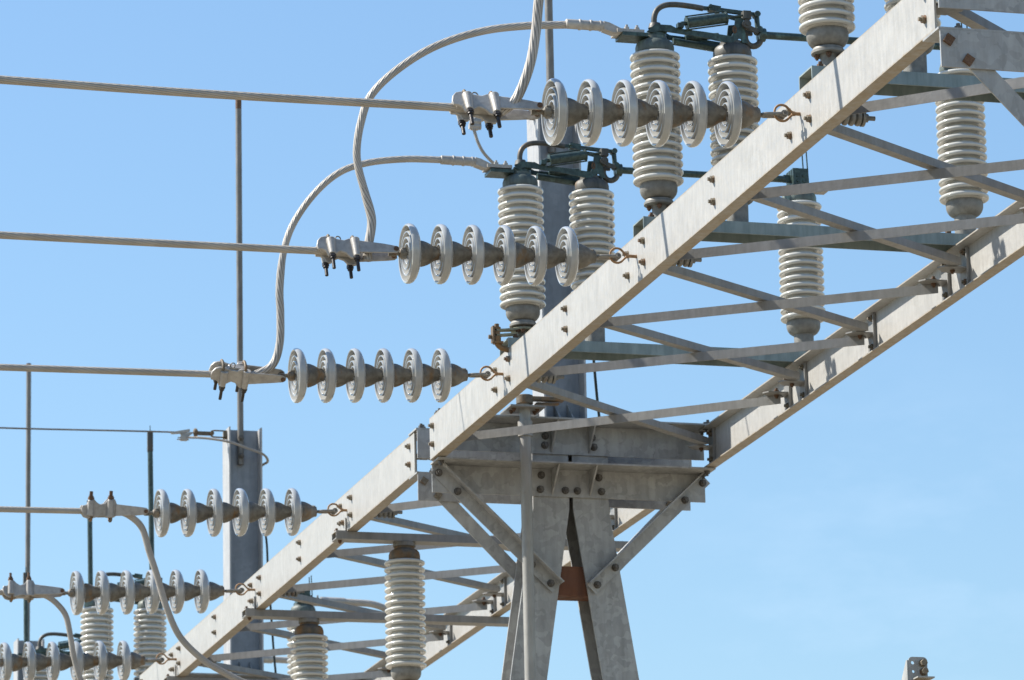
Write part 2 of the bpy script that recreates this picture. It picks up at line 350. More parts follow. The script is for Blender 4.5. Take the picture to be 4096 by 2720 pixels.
# ------------------------------------------------------------------ trestle towers and columns
CX = 6.424; CC = 6.406
def wsec(w, d, tf, tw):                              # u across the flange, v through the depth
    return [(-w/2, 0), (w/2, 0), (w/2, tf), (tw/2, tf), (tw/2, d-tf), (w/2, d-tf), (w/2, d), (-w/2, d), (-w/2, d-tf), (-tw/2, d-tf), (-tw/2, tf), (-w/2, tf)]
def tower(label, dy, front=True):
    t = thing('trestle_tower', label, 'steel tower', (CX, 21.83+dy, GZ), 'trestle towers carrying the girders')
    yf, yr = 21.775+dy, 21.965+dy
    for s in (-1, 1):
        x0 = CX + s*.103                             # vertical head, then the leg splays
        lg = MB()
        sec = wsec(.186, .190, .012, .009)
        zk, slope = 4.765, .156
        xb = x0 + s*(zk-GZ)*slope
        rings = [[(x0+a, yf+b, 5.16) for a, b in sec], [(x0+a, yf+b, zk) for a, b in sec], [(xb+a, yf+b, GZ+.02) for a, b in sec]]
        n = len(sec); fs = [list(range(n)), list(range(2*n, 3*n))[::-1]]
        for i in range(2): fs += [[i*n+k, i*n+(k+1) % n, (i+1)*n+(k+1) % n, (i+1)*n+k] for k in range(n)]
        lg.add([p for r in rings for p in r], fs)
        lo = lg.build('leg', 'tower', t)
        MB().span((xb-.2, yf-.08, GZ+.002), (xb+.2, yr+.08, GZ+.02)).build('base_plate', 'tower', lo)
    sp = MB(); sp.prism([(0, 0), (.13, 0), (.13, .008), (.008, .008), (.008, .14), (.13, .14), (.13, .148), (0, .148)], (CX-.12, yf+.03, 4.332), (CX+.12, yf+.03, 4.332), Y, Z)
    sp.build('spreader_beam', 'rustplate', t)
    rows = [('rear', 4.822), ('rear', 5.038)] + ([('front', 4.822), ('front', 5.038)] if front else [])
    for side, z0 in rows:
        s = -1 if side == 'front' else 1
        yw = yf-.0015 if side == 'front' else yr+.0015
        x0, x1 = (5.710, 7.122) if side == 'front' else (5.690, 7.108)
        h = .146 if z0 < 5 else .154
        b = MB(); xw0, xw1 = x0, x1
        lo, hi = sorted((yw, yw+s*.009)); b.span((xw0, lo, z0), (xw1, hi, z0+h-.0085))
        lo, hi = sorted((yw, yw+s*.158)); b.span((x0-.006, lo, z0+h-.008), (x1+.01, hi, z0+h))
        bo = b.build('cross_angle', 'tower', t)
        if s < 0:
            for xs in (CX-.103, CX+.092):            # triangular stiffeners under the shelf
                MB().extr([(xs, yw-.0095, z0+.01), (xs, yw-.0095, z0+h-.009), (xs, yw-.150, z0+h-.009), (xs, yw-.135, z0+h-.022)], (.008, 0, 0)).build('stiffener', 'tower', bo)
            pts = [(6.240, .88), (6.234, .22), (6.363, .21), (6.425, .21), (6.538, .86), (6.550, .22)] if z0 < 5 else [(6.265, .70), (6.262, .29), (6.508, .70), (6.516, .29)]
            for px, fz in pts: stamp(B_FRONT, bo, (px+.029, yw-.009, z0+h*.75*fz+.01))
            stamp(B_DOWN, bo, (x0+.02, yw-.11, z0+h-.008)); stamp(B_DOWN, bo, (x1-.02, yw-.11, z0+h-.008)); stamp(B_DOWN, bo, (x1-.02, yw-.05, z0+h-.008))
            if z0 > 5:
                for xx in (x0+.01, x1-.015): stamp(B_UP, bo, (xx, yw-.08, z0+h)); stamp(B_UP, bo, (xx, yw-.13, z0+h))
        else:
            if z0 < 5:
                for px, pz in ((5.720, .098), (5.790, .028), (7.06, .1), (7.0, .03)): stamp(B_SQG if front else B_SQ, bo, (px, yr+.0015, z0+pz))
                stamp(B_DOWN, bo, (5.735, yw+.05, z0+h-.008)); stamp(B_UP, bo, (5.77, yw+.03, z0+h))
            else:
                stamp(B_UP, bo, (5.73, yw+.04, z0+h)); stamp(B_UP, bo, (5.715, yw+.02, z0+h)); stamp(B_UP, bo, (7.07, yw+.04, z0+h))
    ks = [(-1, yr+.012, 1)] + ([(-1, yf-.0115, -1)] if front else [])
    for _, yk, s in ks:                              # knee braces
        for sx in (-1, 1):
            if s < 0: p, q = V((CX+sx*.700, yk, 4.943)), V((CX+sx*.088, yk, 4.360))
            else: p, q = V((CX+sx*.63, yk, 4.875)), V((CX+sx*.15, yk, 4.39))
            d = (q-p).normalized(); v = V((-d.z, 0, d.x)); v = v if v.z > 0 else -v
            k = MB().prism([(0, -.034), (s*.007, -.034), (s*.007, .027), (s*.062, .027), (s*.062, .034), (0, .034)], p, q, Y, v)
            ko = k.build('knee_brace', 'tower', t)
            if s < 0:
                for f in (.035, .19, .80, .955): stamp(B_FRONT, ko, p+(q-p)*f+V((0, -.007, 0))-v*.006)
    return t
tower('spangled grey A-frame tower with a rusty spreader between its legs, bottom centre', 0)
tower('end tower whose cross angle with rusty square bolts enters at the upper right corner', -7.375, False)
tower('tower under the second girder end, behind the lower left column', 7.45)
tower('farthest tower, below the frame under the mast at the left edge', 15.725).location.z -= .052

def column(label, yc, mast_top, zt=6.862):
    t = thing('support_column', label, 'steel column', (CC, yc, 5.2), 'wide flange columns with lightning masts')
    c = MB()
    for x0, x1 in ((6.295, 6.305), (6.507, 6.517)): c.span((x0, yc-.103, 5.210), (x1, yc+.103, zt))
    po = c.build('flanges', 'column', t)
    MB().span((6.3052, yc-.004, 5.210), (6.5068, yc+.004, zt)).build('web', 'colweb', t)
    MB().span((6.235, yc-.150, 5.1965), (6.577, yc+.150, 5.2095)).build('base_plate', 'tower', t)
    for xs in (6.372, 6.44):
        MB().extr([(xs, yc-.0045, 5.2098), (xs, yc-.13, 5.2098), (xs, yc-.0045, 5.32)], (.008, 0, 0)).build('stiffener', 'tower', t)
    for a, b in ((6.2948, 6.238), (6.5172, 6.574)):
        MB().extr([(a, yc-.004, 5.2098), (b, yc-.004, 5.2098), (a, yc-.004, 5.28)], (0, .008, 0)).build('stiffener', 'tower', t)
    m = MB().cyl((6.388, yc-.026, 6.625), (6.388, yc-.026, mast_top), .0205, 18)
    mo = m.build('lightning_mast', 'rod', t)
    MB().cyl((6.388, yc-.026, mast_top+.0005), (6.388, yc-.026, mast_top+.07), .0205, 18).build('rusted_tip', 'rustbolt', mo)
    stamp(B_FRONT, mo, (6.388, yc-.046, 6.80)); stamp(B_FRONT, mo, (6.388, yc-.046, 6.68))
    return t
column('tall steel column on the trestle tower, behind the middle disc strings', 21.875, 9.3)
column('steel column with rusty tipped mast left of centre, passing behind the lower strings', 29.325, 9.06)
column('most distant column, its top and mast at the left edge', 37.6, 9.22, 6.945)

# ------------------------------------------------------------------ vertical operating pipe in front of the tower
t = thing('operating_pipe', 'upright grey operating pipe with rusty crank arm in front of the tower legs', 'operating pipe', (6.135, 21.565, GZ))
MB().cyl((6.135, 21.565, GZ+.003), (6.135, 21.565, 5.236), .0285, 20).build('pipe', 'pipe', t)
MB().cyl((6.135, 21.565, 5.075), (6.135, 21.565, 5.150), .0365, 20).build('coupling', 'pipe', t)
pl = MB(); pl.span((6.045, 21.50, 5.2125), (6.225, 21.70, 5.2205)); plo = pl.build('bearing_plate', 'lace', t)
for xx in (6.075, 6.195): stamp(B_RUSTDN, plo, (xx, 21.55, 5.2125)); stamp(B_RUSTDN, plo, (xx, 21.60, 5.2125))
cr = MB(); cr.cyl((6.135, 21.565, 5.2365), (6.135, 21.565, 5.282), .042, 20)
cr.span((6.15, 21.545, 5.258), (6.335, 21.59, 5.278)); cr.span((6.19, 21.545, 5.240), (6.31, 21.59, 5.248))
cr.build('crank_arm', 'rustcap', t, .004)

# ------------------------------------------------------------------ post insulators (shared by switches and hangers)
def shed_profile(n, ztop, pitch=.0366, core=.077, rim=.1085):
    pr = [(ztop+.004, core+.003)]
    for i in range(n):
        z = ztop - i*pitch
        pr += [(z, core), (z-.002, core+.006), (z-.0050, rim-.014), (z-.0070, rim-.006), (z-.0105, rim-.0015), (z-.0150, rim), (z-.0205, rim-.001), (z-.0245, rim-.0045), (z-.0258, rim-.009), (z-.0250, rim-.014), (z-.0225, rim-.020), (z-.0220, core+.004), (z-.0250, core)]
    return pr + [(ztop-n*pitch-.002, core)]
def post_insulator(parent, x, y, z0, kind='pipe', capm='patina', basem='iron', h=1.0, down=False):
    """z0 = seat; fittings below, sixteen sheds, cap on top (down = hung from a beam: same parts, cap against the beam)"""
    o = V((x, y, z0)); n = 16
    zs = .743
    p = MB().lathe(shed_profile(n, zs), o, Z, 40).build('post_insulator', 'porc', parent)
    MB().lathe([(.738, .076), (.743, .082), (.750, .0838), (.770, .0835), (.785, .079), (.795, .070), (.800, .060), (.802, .054), (.815, .053)], o, Z, 32).build('metal_cap', capm, p)
    MB().lathe([(.096, .040), (.099, .056), (.106, .066), (.118, .075), (.132, .080), (.154, .081), (.165, .077)], o, Z, 32).build('metal_base', basem, p)
    if kind == 'pipe':
        MB().cyl(o+V((0, 0, .001)), o+V((0, 0, .098)), .047, 24).build('spacer_pipe', 'iron', p)
    elif kind == 'bearing':
        MB().cyl(o+V((0, 0, .001)), o+V((0, 0, .07)), .031, 20).build('spacer_pipe', 'iron', p)
        f = MB().lathe([(.070, .058), (.072, .065), (.082, .065), (.084, .062), (.088, .060), (.094, .058), (.0955, .04)], o, Z, 28).build('flange', 'iron', p)
        for k in range(4):
            q = math.pi/4+k*math.pi/2+.5; stamp(B_RUSTDN, f, o+V((.043*math.cos(q), .043*math.sin(q), .066)))
    elif kind == 'hang':
        MB().cyl(o+V((0, 0, .8155)), o+V((0, 0, .838)), .06, 24).build('seat_disc', 'iron', p)
        MB().cyl(o+V((0, 0, .03)), o+V((0, 0, .094)), .042, 20).build('stud_base', 'rustcap', p)
    return p

# ------------------------------------------------------------------ disconnect switches
def switch(label, yd, open_, group):
    t = thing('disconnect_switch', label, 'disconnect switch', (XN, yd, 5.184), group)
    y = yd; zb = 5.1845
    b = MB().prism([(-.076, 0), (-.071, 0), (-.068, .047), (.068, .047), (.071, 0), (.076, 0), (.076, .053), (-.076, .053)], (XN+.002, y, zb), (7.42, y, zb), Y, Z)
    bo = b.build('base_beam', 'teal', t)
    MB().cyl((XN+.03, y-.03, zb-.0), (XN+.03, y-.03, zb+.0465), .011, 10).build('bolt', 'rustbolt', bo)
    for dx, dyy in ((.045, -.05), (.045, .04), (.15, -.05)): stamp(B_RUSTUP, bo, (XN+dx, y+dyy, zb+.053))
    stamp(B_RUSTUP, bo, (7.07, y-.05, zb+.053))
    zt = zb+.054
    x1, x2, x3 = 5.786, 6.135, 7.155 if open_ else 7.170
    ox = x3-7.170
    post_insulator(t, x1, y, zt, 'bearing', 'patina')
    post_insulator(t, x2, y, zt, 'pipe', 'patinadark' if not open_ else 'patina')
    post_insulator(t, x3, y, zt, 'pipe', 'patina')
    zc = zt+.815                                      # cap tops, about 6.054
    # hinge frame over the first two insulators
    f = MB()
    for s in (-1, 1):
        ys = y+s*.045
        f.extr([(5.738, ys, zc+.012), (5.775, ys, zc+.046), (5.845, ys, zc+.046), (5.87, ys, zc+.034), (6.00, ys, zc+.026), (6.118, ys, zc+.014), (6.128, ys, zc+.035), (6.137, ys, zc+.095), (6.172, ys, zc+.1), (6.176, ys, zc+.05), (6.190, ys, zc-.012), (6.165, ys, zc-.012), (6.160, ys, zc+.006), (6.145, ys, zc+.006), (6.140, ys, zc-.012), (6.105, ys, zc-.018), (5.99, ys, zc+.000), (5.875, ys, zc+.012), (5.80, ys, zc+.018), (5.765, ys, zc+.008)], (0, s*.008, 0))
    f.span((5.75, y-.0448, zc+.014), (5.83, y+.0448, zc+.022)); f.cyl((5.786, y, zc-.001), (5.786, y, zc+.012), .052, 20)
    fo = f.build('hinge_frame', 'green', t)
    MB().cyl((5.875, y+.02, zc-.002), (6.10, y+.03, zc-.022), .0165, 14).build('torque_tube', 'green', fo)
    MB().span((5.628, y-.055, zc-.012), (5.742, y+.055, zc+.004)).build('terminal_pad', 'green', t)
    # horn, links, spring drum
    hp = spline([(5.786, y-.01, zc+.046), (5.784, y-.01, zc+.085), (5.797, y-.01, zc+.122), (5.83, y-.01, zc+.146), (5.88, y-.01, zc+.154), (5.95, y-.01, zc+.151), (6.005, y-.01, zc+.145)], .01)
    h = MB().tube(hp, .0125, 12); h.cyl((5.787, y-.01, zc+.040), (5.787, y-.01, zc+.062), .03, 18, .024)
    h.build('arcing_horn', 'patinadark', t)
    l = MB(); l.box((6.02, y-.01, zc+.146), (.05, .012, .016)); l.box((6.056, y-.01, zc+.145), (.05, .034, .026), (V((.993, 0, -.12)), Y, V((.12, 0, .993))))
    l.cyl((6.034, y-.034, zc+.152), (6.034, y+.014, zc+.152), .008, 10)
    if not open_:
        l.prism([(-.008, -.007), (.008, -.007), (.008, .009), (-.008, .009)], (6.08, y-.01, zc+.142), (6.246, y-.01, zc+.131), Y, Z)
        l.extr([(6.08, y+.012, zc+.136), (6.235, y+.012, zc+.124), (6.16, y+.012, zc+.108), (6.12, y+.012, zc+.116)], (0, .006, 0))
    l.build('link_bar', 'green', t)
    dr = MB(); p, q = V((5.918, y-.06, zc+.058)), V((6.088, y-.06, zc+.092)); d = (q-p).normalized()
    dr.cyl(p, q, .0235, 20); dr.cyl(p-d*.006, p, .027, 18); dr.cyl(q, q+d*.006, .027, 18)
    for off in (.03, -.03): dr.cyl(p-d*.01+Z*off, q+d*.012+Z*off, .0035, 8)
    dr.cyl(p-d*.03, p-d*.006, .010, 12); dr.cyl(q+d*.006, V((6.178, y-.055, zc+.112)), .005, 8)
    dr.box(p-d*.035-Z*.008, (.026, .03, .02)); dr.cyl(p+V((.02, .1, -.035)), q+V((.0, .1, -.05)), .014, 12)
    dr.build('spring_drum', 'green', t)
    k = MB(); k.box((6.187, y-.05, zc+.112), (.034, .034, .036)); k.cyl((6.182, y-.075, zc+.068), (6.182, y+.06, zc+.068), .019, 14); k.cyl((6.182, y-.08, zc+.068), (6.182, y-.074, zc+.068), .010, 8)
    k.box((6.205, y-.05, zc+.055), (.07, .012, .02), (V((.94, 0, -.34)), Y, V((.34, 0, .94)))); k.box((6.205, y+.02, zc+.062), (.06, .016, .03))
    k.build('crank', 'patinadark', t)
    MB().tube([(6.132+.006*math.cos(a), y-.052, zc+.045+.014*math.sin(a)) for a in [i*math.pi/8 for i in range(16)]], .004, 8, True).build('contact_ring', 'rustbolt', fo)
    hk = MB().tube(spline([(6.196, y, zc+.050), (6.197, y, zc+.020), (6.214, y, zc-.004), (6.24, y, zc-.006), (6.262, y, zc+.012), (6.268, y, zc+.04)], .008), .0135, 12)
    hk.build('hook', 'patinadark', t)
    if not open_:
        MB().cyl((6.247, y-.01, zc+.132), (6.252, y-.01, zc+.055), .0115, 12).cyl((6.247, y-.03, zc+.132), (6.247, y+.012, zc+.132), .0135, 12).cyl((6.254, y-.034, zc+.062), (6.254, y+.02, zc+.062), .014, 12).build('lever', 'green', t)
        bl = MB(); bl.cyl((6.255, y, zc+.046), (6.285, y, zc+.046), .03, 16); bl.cyl((6.285, y, zc+.046), (7.10, y, zc+.048), .0165, 16)
        bl.box((7.15, y, zc+.05), (.11, .016, .036))
        bl.build('blade', 'green', t)
    else:
        bl = MB(); bl.cyl((6.15, y, zc+.05), (6.138, y, zc+.98), .0175, 14); bl.cyl((6.15, y, zc+.02), (6.15, y, zc+.09), .03, 14)
        bo2 = bl.build('blade', 'green', t)
        MB().span((6.119, y-.012, zc+.981), (6.155, y+.012, zc+1.11)).build('contact_tip', 'patinadark', bo2)
        MB().cyl((6.138, y, zc+1.11), (6.137, y, zc+1.155), .003, 8).build('arc_whisker', 'green', bo2)
    j = MB()
    for i in range(4): j.span((7.128+ox, y-.052+i*.028, zc+.012), (7.205+ox, y-.030+i*.028, zc+.092))
    j.span((7.12+ox, y-.06, zc-.004), (7.23, y+.06, zc+.010)); j.cyl((x3, y, zc-.012), (x3, y, zc-.002), .05, 18)
    for i in range(2):
        for kx in range(2): j.cyl((7.15+ox+kx*.03, y-.057, zc+.03+i*.025), (7.15+ox+kx*.03, y+.057, zc+.03+i*.025), .007, 8)
    jo = j.build('jaw_contact', 'green', t)
    for yy in (y-.03, y+.03): MB().cyl((7.212, yy, zc+.01), (7.205, yy, zc+.185), .0035, 8).build('guide_rod', 'green', jo)
    tp = MB().span((7.231, y-.05, zc-.004), (7.315, y+.05, zc+.010)); tp.build('terminal_pad', 'alu', t)
    return t
D1, D2, D3 = 20.335, 18.19, 16.015
G1 = 'closed switches across the near girder'; G2 = 'open switches with upright blades in the next bay'
s1 = switch('closed switch right of the column, its brown bell just above the crank lever', D1, False, G1)
s2 = dup(s1, (0, D2-D1, 0), 'closed switch at top centre, green drum and horn above the nearest disc string')
s3 = dup(s1, (0, D3-D1, 0), 'switch cut off by the top edge, its thick bell beside the pale girder')
o1 = switch('open switch at lower left whose two white stacks rise behind the fifth disc string', 31.05, True, G2)
o1.scale = (1.057,)*3; o1.location.x = 5.656; o1.location.z = 5.1325
o2 = dup(o1, (0, 2.3, 0), 'open switch behind the lowest disc string, upright blade above its spring drum')
o3 = dup(o1, (0, 5.1, 0), 'farthest open switch, only its dark blade tip showing by the left edge mast')
# interphase crank under the first bell of the nearest-to-column switch
t = thing('crank_lever', 'pale crank lever with dark clevis under the switch bell above the trestle', 'crank lever', (5.72, D1, 5.30))
c = MB(); c.lathe([(0, .056), (.003, .060), (.012, .060), (.015, .056)], (5.786, D1, 5.2855), Z, 28)
for z0, z1 in ((5.284, 5.262), (5.262, 5.238)):
    c.extr([(5.745, D1-.052, z0), (5.632, D1-.095, z1), (5.628, D1-.058, z1), (5.745, D1-.004, z0)], (0, 0, .008))
c.build('arm', 'brass', t)
k = MB(); cx_, cy_ = 5.636, D1-.077
k.cyl((cx_, cy_, 5.2465), (cx_, cy_, 5.2615), .016, 14); k.cyl((cx_, cy_, 5.2705), (cx_, cy_, 5.282), .019, 14); k.cyl((cx_, cy_, 5.282), (cx_, cy_, 5.298), .011, 6, smooth=False)
k.cyl((cx_, cy_, 5.205), (cx_, cy_, 5.2375), .019, 12)
k.span((5.612, D1-.097, 5.208), (5.620, D1-.058, 5.285)); k.span((5.6205, D1-.097, 5.203), (5.662, D1-.058, 5.213)); k.cyl((5.596, cy_, 5.235), (5.612, cy_, 5.235), .010, 6, smooth=False)
k.tube(spline([(cx_, cy_, 5.205), (5.65, cy_, 5.188), (5.68, cy_, 5.178), (5.71, cy_, 5.172)], .01), .013, 10)
k.build('clevis', 'rustcap', t)
for xx, yy in ((5.75, -.035), (5.77, -.05), (5.81, -.045)): stamp(B_RUSTDN, t, (xx, D1+yy, 5.2855))

# ------------------------------------------------------------------ hung beams and insulators below the second girder
LB = ['first hanger beam under the second girder, just left of the tower leg', 'second hanger beam under the second girder, with the middle hanging insulator', 'third hanger beam, its end at the bottom edge left of the column']
LI = ['hanging cream insulator stack with rusty cap left of the tower leg', 'hanging insulator stack partly cut by the bottom edge, left of the first', 'insulator under the third hanger beam, below the bottom edge']
hb = hi = None
for i, yb in enumerate((23.515, 25.75, 28.03)):
    if hb is None:
        hb = thing('hanger_beam', LB[0], 'beam', (6.4, yb, 4.95), 'hanger beams under the second girder')
        MB().prism([(-.05, 0), (.05, 0), (.05, .040), (.045, .040), (.045, .006), (-.045, .006), (-.045, .040), (-.05, .040)], (5.628, yb, 4.929), (7.30, yb, 4.929), Y, Z).build('channel', 'lace', hb)
        c = MB(); c.span((5.63, yb-.04, 4.9698), (5.686, yb+.07, 4.9758)); c.span((5.680, yb-.04, 4.976), (5.686, yb+.07, 5.045))
        co = c.build('clip_angle', 'chord', hb); stamp(B_FACE, co, (5.68, yb, 5.025)); stamp(B_RUSTUP, co, (5.652, yb+.04, 4.976)); stamp(B_RUSTDN, co, (5.66, yb, 4.929))
        hi = thing('hanging_insulator', LI[0], 'post insulator', (6.01, yb, 4.09), 'insulators hung below the second girder')
        post_insulator(hi, 6.01, yb, 4.0898, 'hang', 'rustcap')
        cl = MB(); cl.box((6.01, yb, 4.095), (.12, .10, .05)); cl.cyl((5.95, yb, 4.078), (6.07, yb, 4.078), .03, 14); cl.build('bus_clamp', 'alu', hi, .006)
    else:
        dup(hb, (0, yb-23.515, 0), LB[i]); dup(hi, (0, yb-23.515, 0), LI[i])

# ------------------------------------------------------------------ insulator strings
EYES = [16.085, 18.22, 20.355, 23.47, 25.729, 27.987]
EZ = [5.088, 5.084, 5.080, 5.082, 5.083, 5.074]
GS = 'six-disc strain strings pulling off the girder'
LS = ['top string of six white discs, the largest, crossing the two tall switch stacks',
      'second string of six white discs from the top, crossing the upper column',
      'third string of six discs from the top, clear against the sky above the trestle',
      'fourth disc string from the top, its right discs crossing the left column',
      'fifth string of six discs, with the drooping jumper crossing its fourth disc',
      'lowest string of six discs, cut by the bottom left corner']
AX = V((1, 0, .047)).normalized(); AU = V((-.047, 0, 1)).normalized()
def string():
    e = V((XN, EYES[0], EZ[0])); t = thing('insulator_string', LS[0], 'insulator string', e, GS)
    c1 = V((4.7215, EYES[0], 5.037)); pitch = .1368
    dprof = [(.038, .052), (.033, .062), (.026, .082), (.019, .102), (.012, .116), (.004, .1235), (-.006, .127), (-.016, .1265), (-.0215, .1235), (-.0230, .119), (-.0210, .1155), (-.006, .1125), (.013, .108), (.016, .103), (.014, .0985),
             (-.0150, .0955), (-.0200, .0925), (-.0200, .0890), (-.0150, .0865), (.013, .0830), (.017, .078), (.014, .0735), (-.0170, .0705), (-.0220, .0675), (-.0220, .064), (-.0170, .0615), (.013, .0580), (.017, .053), (.014, .049),
             (-.0140, .0465), (-.0180, .0435), (-.0180, .0405), (-.0140, .038), (.012, .035), (.014, .029), (.012, .022), (.006, .010)]
    cprof = [(.033, .047), (.034, .0545), (.044, .0555), (.056, .053), (.072, .047), (.086, .0395), (.098, .0315), (.110, .0275), (.118, .0265), (.1185, .012)]
    for i in range(6):
        o = c1 + AX*pitch*i
        d = MB().lathe(dprof, o, AX, 48).build('insulator_disc', 'disc', t)
        cp = MB().lathe(cprof, o, AX, 28)
        cp.cyl(o+AX*.092+AU*.024-Y*.012, o+AX*.112+AU*.022-Y*.012, .008, 8)
        q = random.random()*6.28; s_ = Y*math.cos(q)+AU*math.sin(q)
        cp.cyl(o+AX*.098+s_*.018, o+AX*.098+s_*.035, .0065, 8)
        cp.build('metal_cap', 'cap', d)
        MB().cyl(o-AX*.020, o+AX*.005, .009, 10).lathe([(.0055, .020), (-.004, .016), (-.008, .0095)], o, AX, 16).build('pin', 'iron', d)
    # socket eye on the wire side
    so_ = c1 - AX*.030
    k = MB().lathe([(-.022, .013), (-.018, .020), (.006, .022), (.012, .016)], so_, AX, 16)
    k.cyl(so_-AX*.048, so_-AX*.02, .010, 10); k.box(so_-AX*.052, (.03, .012, .026), (AX, Y, AU)); k.box(so_-AX*.0+AU*.012, (.022, .03, .022), (AX, Y, AU)); k.box(so_-AX*.0-AU*.014, (.022, .03, .018), (AX, Y, AU))
    k.build('socket_eye', 'cap', t, .003)
    # shackle to the eye
    pe = c1 + AX*(5*pitch+.119); s = MB(); s.cyl(pe-AX*.006, pe+AX*.016, .0085, 10)
    pin = V((5.619, EYES[0], 5.080))
    for sgn in (-1, 1):
        s.tube(spline([pe+AX*.012+Y*sgn*.004, pe+AX*.022+Y*sgn*.016, pin-AX*.02+Y*sgn*.018, pin+Y*sgn*.018], .012), .0075, 10)
        s.cyl(pin+Y*sgn*.013, pin+Y*sgn*.023, .0145, 14)
    s.cyl(pin-Y*.034, pin+Y*.030, .006, 10); s.cyl(pin-Y*.034, pin-Y*.028, .010, 6, smooth=False)
    s.build('shackle', 'shackle', t)
    return t
st0 = string(); strings = [st0]
for i in range(1, 6): 
    strings.append(dup(st0, ([0, -.018, -.009, .003, -.008, -.02][i], EYES[i]-EYES[0], EZ[i]-EZ[0]+[0, .005, .004, .001, .004, .006][i]), LS[i])); strings[i].rotation_euler.y = [0, .013, 0, 0, 0, 0][i]; strings[i].scale.x = [1, 1, 1, 1.026, 1.055, 1.078][i]
# eye bolts through the near chord, spring on the inside
t = thing('eye_bolt', 'rusty eye bolt holding the nearest top disc string to the girder', 'eye bolt', (XN, EYES[0], EZ[0]), 'eye bolts through the near chord')
y, z = EYES[0], EZ[0]
ring = [(5.586, 0), (5.590, .017), (5.603, .029), (5.619, .032), (5.634, .027), (5.647, .014), (5.657, .006), (5.668, .0045)]
eb = MB().tube(spline([(x, y, z+q) for x, q in ring], .006), .0048, 10)
eb.tube(spline([(x, y, z-q) for x, q in ring], .006), .0048, 10); eb.cyl((5.655, y, z), (5.70, y, z), .0072, 10)
eb.cyl((5.70, y, z), (5.985, y, z), .0085, 10)
eb.build('eye', 'eye', t)
sp = MB()
for i in range(7):
    xx = 5.764+i*.0262
    sp.lathe([(-.0131, .019), (-.0100, .019), (-.0095, .028), (-.006, .0325), (0, .034), (.006, .0325), (.0095, .028), (.0100, .019), (.0131, .019)], (xx, y, z), X, 24)
sp.cyl((5.934, y, z), (5.945, y, z), .0345, 20); sp.cyl((5.7468, y, z), (5.751, y, z), .034, 20)
so2 = sp.build('spring_stack', 'spring', t)
MB().cyl((5.9455, y, z), (5.962, y, z), .0165, 6, smooth=False).cyl((5.962, y, z), (5.990, y, z), .0095, 8).build('nut', 'iron', so2)
LE = ['', 'rusty eye bolt holding the second disc string to the middle of the near girder', 'rust red eye bolt holding the third disc string above the trestle', 'eye bolt holding the fourth disc string, just left of the tower', 'eye bolt holding the fifth disc string to the lower girder', 'eye bolt holding the lowest disc string to the lower girder']
for i in range(1, 6): dup(t, ([0, -.014, -.006, .0, -.010, -.022][i], EYES[i]-EYES[0], EZ[i]-EZ[0]+[0, .005, .004, .001, .004, .006][i]), LE[i])

# ------------------------------------------------------------------ strain clamps
def clamp(label, y, z0, flip=1, dx=0, roll=0):
    t = thing('strain_clamp', label, 'strain clamp', (4.48+dx, y, z0), 'bolted strain clamps on the line wires')
    cr_, sr_ = math.cos(rad(roll)), math.sin(rad(roll))
    W3 = lambda yy, zz: V((0, yy*cr_-flip*zz*sr_, yy*sr_+flip*zz*cr_))
    P = lambda x, yy, zz: V((x+dx, y, z0)) + W3(yy, zz)
    b = MB()
    body = [(4.318, -.022), (4.312, -.006), (4.318, .022), (4.332, .040), (4.352, .046), (4.375, .044), (4.405, .034), (4.432, .030), (4.452, .040), (4.478, .038), (4.50, .026), (4.50, -.030), (4.488, -.058), (4.47, -.062), (4.452, -.058), (4.435, -.036), (4.412, -.028), (4.392, -.040), (4.378, -.056), (4.358, -.054), (4.350, -.030), (4.335, -.022)]
    b.extr([P(x, -.030, q) for x, q in body], W3(.012, 0)); b.extr([P(x, .018, q) for x, q in body], W3(.012, 0))
    b.extr([P(x, -.0178, q) for x, q in [(4.33, -.022), (4.50, -.026), (4.50, -.012), (4.33, -.010)]], W3(.0356, 0))
    for s in (-1, 1):                                # side arms to the pin
        ya, yb = s*.030, s*.021
        q = [(4.49, .028), (4.60, .022), (4.650, .016), (4.668, .004), (4.668, -.010), (4.655, -.020), (4.62, -.024), (4.49, -.034)]
        b.extr([P(x, ya + (yb-ya)*(x-4.49)/.18, z) for x, z in q], W3(s*.007, 0))
    for bx, bz in ((4.366, -.05), (4.470, -.056)):   # bosses
        for s in (-1, 1): b.cyl(P(bx-flip*s*.008, s*.030, .036 if bx > 4.4 else .030), P(bx-flip*s*.008, s*.035, bz), .0205, 14, .0135)
    bo = b.build('clamp_body', 'alu', t, .003)
    k = MB(); k.extr([P(x, -.015, q) for x, q in [(4.36, .010), (4.40, .040), (4.47, .036), (4.49, .012)]], W3(.03, 0)); k.build('keeper', 'alu', bo, .003)
    for bx, bz in ((4.366, -.052), (4.470, -.058)):
        for s in (-1, 1):
            u = MB(); px = bx-flip*s*.008; ln = (.040+.01*(s < 0)) if flip > 0 else .024
            u.cyl(P(px, s*.033, bz), P(px, s*.033, bz-.012), .015, 6, smooth=False); u.cyl(P(px, s*.033, bz-.012), P(px, s*.033, bz-.02), .012, 10); u.cyl(P(px, s*.033, bz-.02), P(px, s*.033, bz-.02-ln), .0075, 10)
            u.build('stud', 'stud' if flip > 0 else 'rustbolt', t)
        ub = MB().tube(spline([P(bx, -.033, .036), P(bx, -.028, .050), P(bx, 0, .057), P(bx, .028, .050), P(bx, .033, .036)], .008), .0065, 10); ub.build('u_bolt', 'rustcap', t)
    MB().cyl(P(4.652, -.036, -.002), P(4.652, .036, -.002), .0105, 12).build('pin', 'rustbolt', t)
    if flip > 0:
        rg = MB().tube([P(4.412+.011*math.cos(a), -.01,   .049+.013*math.sin(a)) for a in [i*math.pi/8 for i in range(16)]], .0028, 8, True); rg.build('ring', 'iron', t)
    return t
